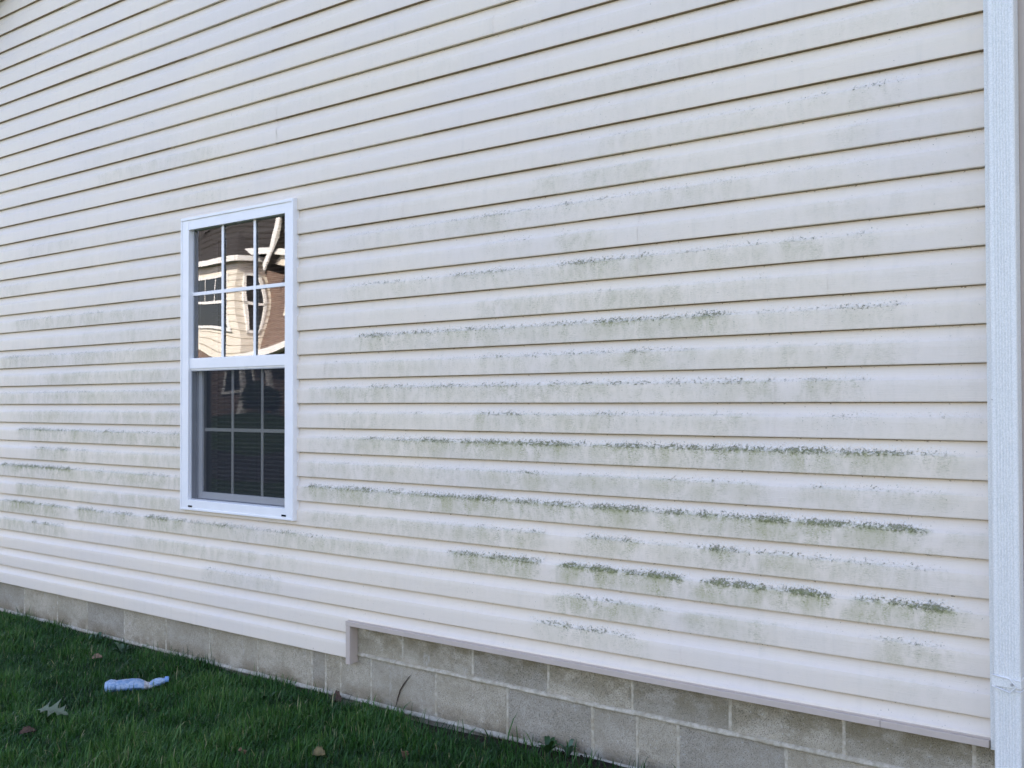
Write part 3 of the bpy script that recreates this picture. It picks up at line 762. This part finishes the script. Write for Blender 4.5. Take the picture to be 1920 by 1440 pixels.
# ---- soil crumbs along the wall
cr = MB()
for i in range(420):
    x = rnd.uniform(.9, 4.0); y = rnd.uniform(-.10, .02); s_ = rnd.uniform(.003, .010)
    c = Vector((x, y, gz(x, y)+s_*.3)); n = len(cr.V)
    dirs = [(1, 0, 0), (-1, 0, 0), (0, 1, 0), (0, -1, 0), (0, 0, .7), (0, 0, -.7)]
    cr.V += [tuple(c+Vector(d)*s_*rnd.uniform(.6, 1.3)) for d in dirs]
    cr.F += [tuple(n+k for k in q) for q in ((0,2,4),(2,1,4),(1,3,4),(3,0,4),(2,0,5),(1,2,5),(3,1,5),(0,3,5))]
tag(cr.build('soil_crumbs', mat_simple('crumbs', (.07, .055, .04), .95, .1, .3, 60)), 'dark soil crumbs and debris along the foot of the wall', 'soil', kind='stuff')

# ---- broadleaf weeds
def leaf_blade(mb, base, az, length, width, rise, curl=.5, seg=5):
    n = len(mb.V); d = Vector((math.cos(az), math.sin(az), 0)); p = Vector((-d.y, d.x, 0))
    for i in range(seg+1):
        t = i/seg; wd = width*math.sin(math.pi*min(1, .12+.88*t))**.8 if i < seg else .0005
        c = base+d*length*t+Vector((0, 0, rise*math.sin(t*math.pi*curl)*length))
        mb.V += [tuple(c-p*wd+Vector((0, 0, wd*.35))), tuple(c), tuple(c+p*wd+Vector((0, 0, wd*.35)))]
    for i in range(seg):
        a = n+3*i; mb.F += [(a, a+3, a+4, a+1), (a+1, a+4, a+5, a+2)]
M_WEED = mat_simple('weed_leaf', (.028, .075, .017), .5, .4, .15, 50)
M_WEED2 = mat_simple('pale_weed_leaf', (.085, .14, .075), .55, .35, .15, 50)
def weed(px, py, n, L0, wd, label, mat, rise=.6, grp=None):
    g0 = G(px, py, 0.0); g0.y = min(g0.y, -.02); g0.z = gz(g0.x, g0.y)
    e = tag(empty('weed', g0), label, 'weed', grp)
    for i in range(n):
        m = MB(); leaf_blade(m, Vector((0, 0, .006)), i*2.4+rnd.uniform(-.3, .3), L0*rnd.uniform(.7, 1.15), wd*rnd.uniform(.8, 1.1), rise*rnd.uniform(.6, 1.3), rnd.uniform(.45, .75))
        m.build('leaf', mat, e, True)
    return e
weed(1028, 1432, 8, .055, .013, 'broad leaved green weed at the foot of the foundation, right end of the lawn', M_WEED, .9)
weed(1072, 1436, 7, .042, .009, 'small pale weed between the broad leaved weed and the foundation blocks', M_WEED2, 1.1)
weed(195, 1205, 12, .075, .012, 'low leafy weed clump growing behind the crushed bottle', M_WEED2, .7)
weed(230, 1225, 9, .06, .011, 'small leafy weed just above the crushed bottle toward the wall', M_WEED2, .8)
weed(500, 1318, 8, .05, .009, 'leafy weed in the grass left of the siding step', M_WEED, .8)
# tall sprig against the wall at px 395
q = W(398, 1252, .0); 
for i, (bx, tx, ty) in enumerate(((402, 394, 1205), (396, 388, 1222))):
    p0 = W(bx, 1258, -.005); p1 = W(tx, ty, .012); mid = (p0+p1)/2+Vector((.01, -.01, 0))
    o = MB().tube([p0, mid, p1], [.0016, .0012, .0004], 5).build('grass_stem', M_GRASS)
    tag(o, ['tallest thin grass stem leaning on the foundation below the window', 'shorter thin grass stem beside the tallest one on the foundation'][i], 'grass stem')
    at = o.data.attributes.new('tone', 'FLOAT', 'POINT'); at.data.foreach_set('value', [.35]*len(o.data.vertices))

# ---- fallen leaves
def dead_leaf(px, py, L0, wd, az, mat, label, lobed=False, z=.035, tiltx=.3, tilty=0, cup=.5):
    g0 = G(px, py, z)
    n = 26; V = []; Fc = []
    pts = []
    for i in range(n):
        t = i/(n-1)
        if lobed:
            lob = abs(math.sin(t*math.pi*3.0))**1.6
            w_ = wd*(.16+.84*lob)*math.sin(math.pi*(.08+.86*t))**.5
        else: w_ = wd*math.sin(math.pi*t)**.75*(1+.12*math.sin(t*23))
        pts.append((t, max(w_, .0006)))
    for t, w_ in pts:
        x = (t-.5)*L0; zz = .18*L0*math.cos((t-.5)*2.4)
        sweep = .35*w_ if lobed else 0
        for s_ in (-1, -.5, 0, .5, 1):
            V.append((x+sweep*abs(s_), w_*s_, zz*.6+cup*w_*s_*s_+.0015*math.sin(t*31+s_*5)))
    for i in range(n-1):
        for j in range(4): a = i*5+j; Fc.append((a, a+5, a+6, a+1))
    me = pyd('dead_leaf', V, Fc, True); o = link('dead_leaf', me, mat)
    o.location = g0; o.rotation_euler = (tiltx, tilty, az)
    mdf = o.modifiers.new('thick', 'SOLIDIFY'); mdf.thickness = .0007
    tag(o, label, 'leaf', 'fallen leaves in the grass'); return o
M_LP = mat_simple('pale_leaf', (.125, .15, .09), .6, .3, .1, 60)
M_LB = mat_simple('brown_leaf', (.10, .06, .04), .7, .2, .2, 60)
M_LT = mat_simple('tan_leaf', (.26, .17, .11), .65, .25, .15, 60)
M_LY = mat_simple('yellow_leaf', (.17, .13, .05), .6, .3, .15, 60)
def oak_leaf(px, py, L0, az, z, tilt, label):
    # right half of a pointed-lobed oak leaf, mirrored; (along, across)
    H = [(0, .01), (.10, .02), (.16, .05), (.24, .20), (.27, .34), (.31, .16), (.36, .07), (.42, .10), (.50, .30), (.56, .46), (.585, .22), (.63, .10), (.69, .12), (.77, .30), (.80, .17), (.85, .07), (.90, .09), (.96, .05), (1.0, .004)]
    V = []; n = len(H)
    for t, w_ in H:
        for s_ in (-1, 0, 1):
            sw = .12*abs(s_)*w_
            V.append(((t-.5+sw)*L0, w_*s_*L0*.8, .10*L0*math.cos((t-.5)*3)+abs(s_)*w_*L0*(.25+.3*noise.noise(Vector((t*6, s_*2, 1))))))
    Fc = [(i*3+j, i*3+j+3, i*3+j+4, i*3+j+1) for i in range(n-1) for j in range(2)]
    o = link('dead_leaf', pyd('dead_leaf', V, Fc, False), M_LP); o.location = G(px, py, z); o.rotation_euler = (tilt, .1, az)
    md = o.modifiers.new('thick', 'SOLIDIFY'); md.thickness = .0007
    tag(o, label, 'leaf', 'fallen leaves in the grass')
oak_leaf(98, 1336, .15, R(30), .052, .45, 'pale green lobed oak leaf lying in the grass at the lower left')
dead_leaf(52, 1374, .065, .022, R(80), M_LB, 'dull brown leaf half sunk in the grass below the pale oak leaf', False, .03)
dead_leaf(755, 1420, .085, .014, R(128), M_LT, 'long curled tan leaf standing in the grass near the bottom edge', False, .045, .3, .75, 1.1)
dead_leaf(597, 1414, .06, .022, R(20), M_LY, 'yellow brown leaf in the grass left of the curled tan leaf', False, .04, .5)
dead_leaf(632, 1313, .06, .025, R(10), M_LB, 'crumpled dark brown leaf against the foundation under the siding step', False, .03, .7, .2, 1.3)
dead_leaf(182, 1234, .055, .02, R(70), M_LT, 'small tan leaf beside the weeds behind the bottle', False, .04, .4)
dead_leaf(452, 1412, .05, .012, R(110), M_LT, 'narrow tan leaf near the bottom edge left of the yellow leaf', False, .045, .3, .6, 1)

# ---- crushed bottle
def mat_bottle():
    t = NT('crumpled_blue_plastic')
    n1 = t.noise(t.pos(45, 45, 45, src='obj'), 1, 4, .6, 1)
    c = t.mix(t.smooth(n1, .35, .65), (.27, .45, .70), (.55, .69, .84))
    b = t.bsdf(c, .18, .6, t.noise(t.pos(70, 70, 70, src='obj'), 1, 3, .6, 1.5), .8, .006)
    b.inputs['Transmission Weight'].default_value = .25
    tl = t.n('BsdfTranslucent', {'Color': c}); mx = t.n('MixShader'); mx.inputs[0].default_value = .2
    t.set(mx.inputs[1], b.outputs[0]); t.set(mx.inputs[2], tl.outputs[0]); return t.done(mx)
M_BOT = mat_bottle()
BZ = .055
pa, pb = G(196, 1287, BZ), G(316, 1279, BZ)
bot = tag(empty('plastic_bottle', (pa+pb)/2), 'crushed pale blue plastic bottle lying in the grass', 'bottle')
ax = (pb-pa); Lb = ax.length; ax.normalize(); side = Vector((0, 0, 1)).cross(ax).normalized(); upv = ax.cross(side)
prof = [(0, .010), (.01, .024), (.04, .031), (.10, .033), (.16, .032), (.18, .030), (.22, .033), (.34, .032), (.36, .030), (.42, .032), (.54, .031), (.60, .026), (.66, .021), (.70, .019), (.74, .024), (.80, .022), (.86, .017), (.91, .0125), (.94, .012)]
V = []; seg = 26; br = random.Random(3)
for i, (t, r) in enumerate(prof):
    dz = -.012*math.exp(-((t-.68)/.07)**2)+.012*max(0, t-.72)/.28
    for k in range(seg):
        a = 2*math.pi*k/seg
        dent = 1+(.22*noise.noise(Vector((t*9, math.cos(a)*1.6, math.sin(a)*1.6)))+.14*abs(noise.noise(Vector((t*22, math.cos(a)*3, math.sin(a)*3)))))*min(1, (1-t)*4)
        sq = .78 if t < .85 else 1-.0*t
        P = ax*(t-.5)*Lb + side*r*math.cos(a)*dent*1.12 + upv*(r*math.sin(a)*dent*sq+dz)
        V.append(tuple(P))
Fc = [(i*seg+k, i*seg+(k+1) % seg, (i+1)*seg+(k+1) % seg, (i+1)*seg+k) for i in range(len(prof)-1) for k in range(seg)]
Fc.append(tuple(reversed(range(seg))))
me = pyd('body', V, Fc, True); me.set_sharp_from_angle(angle=R(32)); link('body', me, M_BOT, bot)
cpz = ax*(.5)*Lb+upv*.014
MB().tube([cpz-ax*.016, cpz-ax*.014, cpz+ax*.0, cpz+ax*.002], [.0125, .0135, .0132, .011], 18).build('cap', mat_simple('blue_cap', (.16, .30, .55), .35, .5), bot, True)
lb = MB(); V = []
for t in (.62, .66, .70, .745):
    r = np.interp(t, [p[0] for p in prof], [p[1] for p in prof])+.0012; dz = -.012*math.exp(-((t-.68)/.07)**2)
    for k in range(seg):
        a = 2*math.pi*k/seg; dent = 1+.16*noise.noise(Vector((t*9, math.cos(a)*1.6, math.sin(a)*1.6)))
        V.append(tuple(ax*(t-.5)*Lb+side*r*math.cos(a)*dent*1.12+upv*(r*math.sin(a)*dent*.78+dz)))
lb.V = V; lb.F = [(i*seg+k, i*seg+(k+1) % seg, (i+1)*seg+(k+1) % seg, (i+1)*seg+k) for i in range(3) for k in range(seg)]
lb.build('wrapper', mat_simple('torn_label', (.62, .60, .56), .5, .4, .3, 70), bot, True)

# ------------------------------------------------------------ HOUSE OPPOSITE (seen in the window glass)
M_BRICK = NT('brown_brick_far')
_t = M_BRICK
pv = _t.n('NewGeometry').outputs['Position']; sp = _t.n('SeparateXYZ', {0: pv}); cmb = _t.n('CombineXYZ', {0: _t.math('ADD', sp.outputs[0], sp.outputs[1]), 1: sp.outputs[2]})
bt = _t.n('TexBrick', {'Vector': cmb, 'Color1': (.13, .085, .07, 1), 'Color2': (.19, .125, .10, 1), 'Mortar': (.3, .27, .24, 1), 'Scale': 1.0, 'Brick Width': .21, 'Row Height': .075, 'Mortar Size': .006})
M_BRICK = _t.done(_t.bsdf(bt.outputs[0], .9, .1))
M_CS = mat_simple('cream_siding_far', (.76, .71, .62), .5, .3, .02)
M_WF = mat_simple('white_far', (.80, .79, .77), .4, .4, .01)
M_GF = NT('far_window_glass'); M_GF = M_GF.done(M_GF.bsdf((.02, .025, .03), .03, .8))
KX = lambda X, Yf=-18.0: CX+(X-CX)*((-CY-Yf)/(-CY))
def opp(x0, name_label, mirror=1):
    o = tag(empty('townhouse', (x0, -24.5, .8)), name_label, 'townhouse'); o.scale.z = 1.15
    def B(nm, mat, a, b, par=o): return MB().box(a, b).build(nm, mat, par)
    # local coordinates: x right, y front = +
    B('wall', M_BRICK, (-4.4, -9, -.1), (4.4, 0, 5.9))
    # roof: main slope rising to the back
    rm_ = MB(); V = [(-4.7, .45, 5.75), (4.7, .45, 5.75), (4.7, -4.5, 9.6), (-4.7, -4.5, 9.6), (4.7, -9.4, 5.75), (-4.7, -9.4, 5.75)]
    rm_.V = V; rm_.F = [(0, 1, 2, 3), (3, 2, 4, 5), (0, 3, 5), (1, 4, 2), (0, 5, 4, 1)]; rm_.build('roof', M_SHING, o)
    # shingle courses as real steps
    sc2 = MB()
    for i in range(16):
        t0, t1 = i/16, (i+1)/16
        y0, z0 = .45-4.95*t0, 5.75+3.85*t0; y1, z1 = .45-4.95*t1, 5.75+3.85*t1
        sc2.box((-4.7, y1, z0+.0), (4.7, y0+.02, z0+.045)) if i else None
    sc2.build('shingle_course', M_SHING, o)
    B('fascia', M_WF, (-4.7, .45, 5.62), (4.7, .55, 5.84))
    # two-storey bay clad in siding
    bx0, bx1, by = -2.1, .35, .95
    B('bay', M_CS, (bx0, 0, 2.55), (bx1, by, 5.45))
    for i in range(14):
        z = 2.55+i*.2
        MB().box((bx0-.02, 0, z), (bx1+.02, by+.025, z+.17)).build('siding_board', M_CS, o)
    br_ = MB(); br_.V = [(bx0-.25, 0, 5.45), (bx1+.25, 0, 5.45), (bx1+.25, by+.3, 5.40), (bx0-.25, by+.3, 5.40), ((bx0+bx1)/2, 0, 6.4), (bx0-.25, 0, 5.55), (bx1+.25, 0, 5.55), (bx1+.25, by+.3, 5.52), (bx0-.25, by+.3, 5.52)]
    br_.F = [(0, 1, 2, 3), (8, 7, 4), (5, 8, 4), (7, 6, 4), (3, 2, 7, 8), (2, 1, 6, 7), (0, 3, 8, 5)]; br_.build('bay_roof', M_SHING, o)
    B('fascia', M_WF, (bx0-.27, by+.3, 5.37), (bx1+.27, by+.36, 5.56))
    B('fascia', M_WF, (bx1+.25, .0, 5.37), (bx1+.31, by+.3, 5.56))
    def wnd(x0_, x1_, y, z0, z1, side=False):
        fr = MB()
        def bb(a, b): fr.box(a, b)
        if not side:
            bb((x0_, y, z0), (x0_+.09, y+.05, z1)); bb((x1_-.09, y, z0), (x1_, y+.05, z1)); bb((x0_, y, z0), (x1_, y+.05, z0+.09)); bb((x0_, y, z1-.09), (x1_, y+.05, z1)); bb((x0_, y, (z0+z1)/2-.04), (x1_, y+.05, (z0+z1)/2+.04))
            for f in (1/3, 2/3): xx = x0_+(x1_-x0_)*f; bb((xx-.012, y, (z0+z1)/2), (xx+.012, y+.03, z1))
            wn = fr.build('window', M_WF, o); MB().box((x0_+.02, y-.02, z0+.02), (x1_-.02, y+.015, z1-.02)).build('pane', M_GF, wn)
        else:
            bb((y, x0_, z0), (y+.05, x0_+.08, z1)); bb((y, x1_-.08, z0), (y+.05, x1_, z1)); bb((y, x0_, z0), (y+.05, x1_, z0+.08)); bb((y, x0_, z1-.08), (y+.05, x1_, z1)); bb((y, x0_, (z0+z1)/2-.035), (y+.05, x1_, (z0+z1)/2+.035))
            wn = fr.build('window', M_WF, o); MB().box((y-.02, x0_+.02, z0+.02), (y+.015, x1_-.02, z1-.02)).build('pane', M_GF, wn)
    wnd(bx0+.3, bx1-.3, by+.03, 3.25, 5.0)
    wnd(.2, .75, bx1+.025, 3.3, 4.95, True)
    # right gable projection in siding with its own window
    B('wing', M_CS, (1.7, 0, 3.6), (3.9, .35, 5.3))
    for i in range(9): MB().box((1.68, 0, 3.6+i*.2), (3.92, .375, 3.6+i*.2+.17)).build('siding_board', M_CS, o)
    gb = MB(); gb.V = [(1.4, -.1, 5.3), (4.2, -.1, 5.3), (2.8, -.1, 7.0), (1.4, .40, 5.3), (4.2, .40, 5.3), (2.8, .40, 7.0)]; gb.F = [(3, 4, 5), (0, 2, 1), (0, 1, 4, 3)]; gb.build('gable', M_CS, o)
    for s in (-1, 1):
        rr = MB(); xe = 2.8+s*1.6; V = [(xe, -1.6, 5.05), (2.8, -1.6, 7.0), (2.8, .62, 7.0), (xe, .62, 5.05)]; V += [(x, y, z+.14) for x, y, z in V]
        rr.V = V; rr.F = [(0, 1, 2, 3), (7, 6, 5, 4), (0, 4, 5, 1), (1, 5, 6, 2), (2, 6, 7, 3), (3, 7, 4, 0)]; rr.build('gable_roof', M_SHING, o)
        rk = MB(); V = [(xe, .62, 5.0), (2.8, .62, 6.95), (2.8, .62, 7.17), (xe, .62, 5.22)]; V += [(x, .68, z) for x, y, z in V]
        rk.V = V; rk.F = [(0, 1, 2, 3), (7, 6, 5, 4), (0, 4, 5, 1), (1, 5, 6, 2), (2, 6, 7, 3), (3, 7, 4, 0)]; rk.build('rake_board', M_WF, o)
    wnd(2.2, 3.3, .38, 3.9, 5.1)
    # ground floor: porch with pale columns, door, window
    wnd(-3.9, -2.7, .03, .8, 2.3)
    B('porch_roof', M_WF, (.9, 0, 2.45), (4.2, 1.6, 2.65))
    for x in (1.0, 2.5, 4.0): B('column', M_WF, (x, 1.3, 0), (x+.16, 1.46, 2.45))
    B('door', mat_simple('dark_door', (.05, .02, .02), .4, .4), (2.9, .0, 0), (3.85, .06, 2.1))
    wnd(-1.8, 0, .03, .7, 2.2)
    return o
h1 = opp(-31.7, 'brick townhouse with cream bay opposite, reflected in the upper window sash')
def copy_tree(o, parent=None):
    c = o.copy(); COL.objects.link(c); c.parent = parent
    for ch in list(o.children): copy_tree(ch, c)
    return c
h2 = copy_tree(h1); h2.location.x = -40.7; h2['label'] = 'second brick townhouse opposite, further left along the row'
h3 = copy_tree(h1); h3.location.x = -22.7; h3['label'] = 'third brick townhouse opposite, nearest the camera side'
for h in (h1, h2, h3): h['group'] = 'brick townhouses opposite'

# shrubs before them
def shrub(x, y, r, hgt, label, seed):
    rg = np.random.default_rng(seed); N = 5200
    e = tag(empty('shrub', (x, y, .8)), label, 'shrub', 'dark shrubs before the townhouses')
    d = rg.normal(size=(N, 3)); d /= np.linalg.norm(d, axis=1)[:, None]; rad = rg.uniform(.55, 1, N)**.5
    lump = np.array([1+.35*noise.noise(Vector(v*2.1+seed)) for v in d])
    C = d*rad[:, None]*lump[:, None]*np.array([r, r*.8, hgt/2])+np.array([0, 0, hgt/2+.1])
    a = rg.normal(size=(N, 3)); a /= np.linalg.norm(a, axis=1)[:, None]; b = np.cross(a, rg.normal(size=(N, 3))); b /= np.linalg.norm(b, axis=1)[:, None]
    s_ = rg.uniform(.03, .06, N)[:, None]
    V = np.stack([C-a*s_, C+b*s_*.5, C+a*s_, C-b*s_*.5], 1).reshape(-1, 3)
    me = pyd('crown', V.tolist(), [(4*i, 4*i+1, 4*i+2, 4*i+3) for i in range(N)]); link('crown', me, M_SHRUB, e)
    MB().tube([(0, 0, 0), (0, 0, hgt*.6)], [.05, .02], 7).build('stem', M_STEM, e)
M_SHRUB = mat_simple('shrub_leaf', (.035, .06, .025), .6, .3, .2, 9)
for i, (x, y, r, h, l) in enumerate([(-34.9, -22.6, .8, 1.5, 'round dark shrub before the bay of the reflected townhouse'), (-33.2, -22.7, .75, 1.2, 'low dark shrub right of the round one'), (-28.9, -22.5, .7, 1.1, 'dark shrub beside the pale porch columns'), (-36.7, -22.5, .9, 1.9, 'tallest dark shrub at the row end')]): shrub(x, y, r, h, l, i+1)
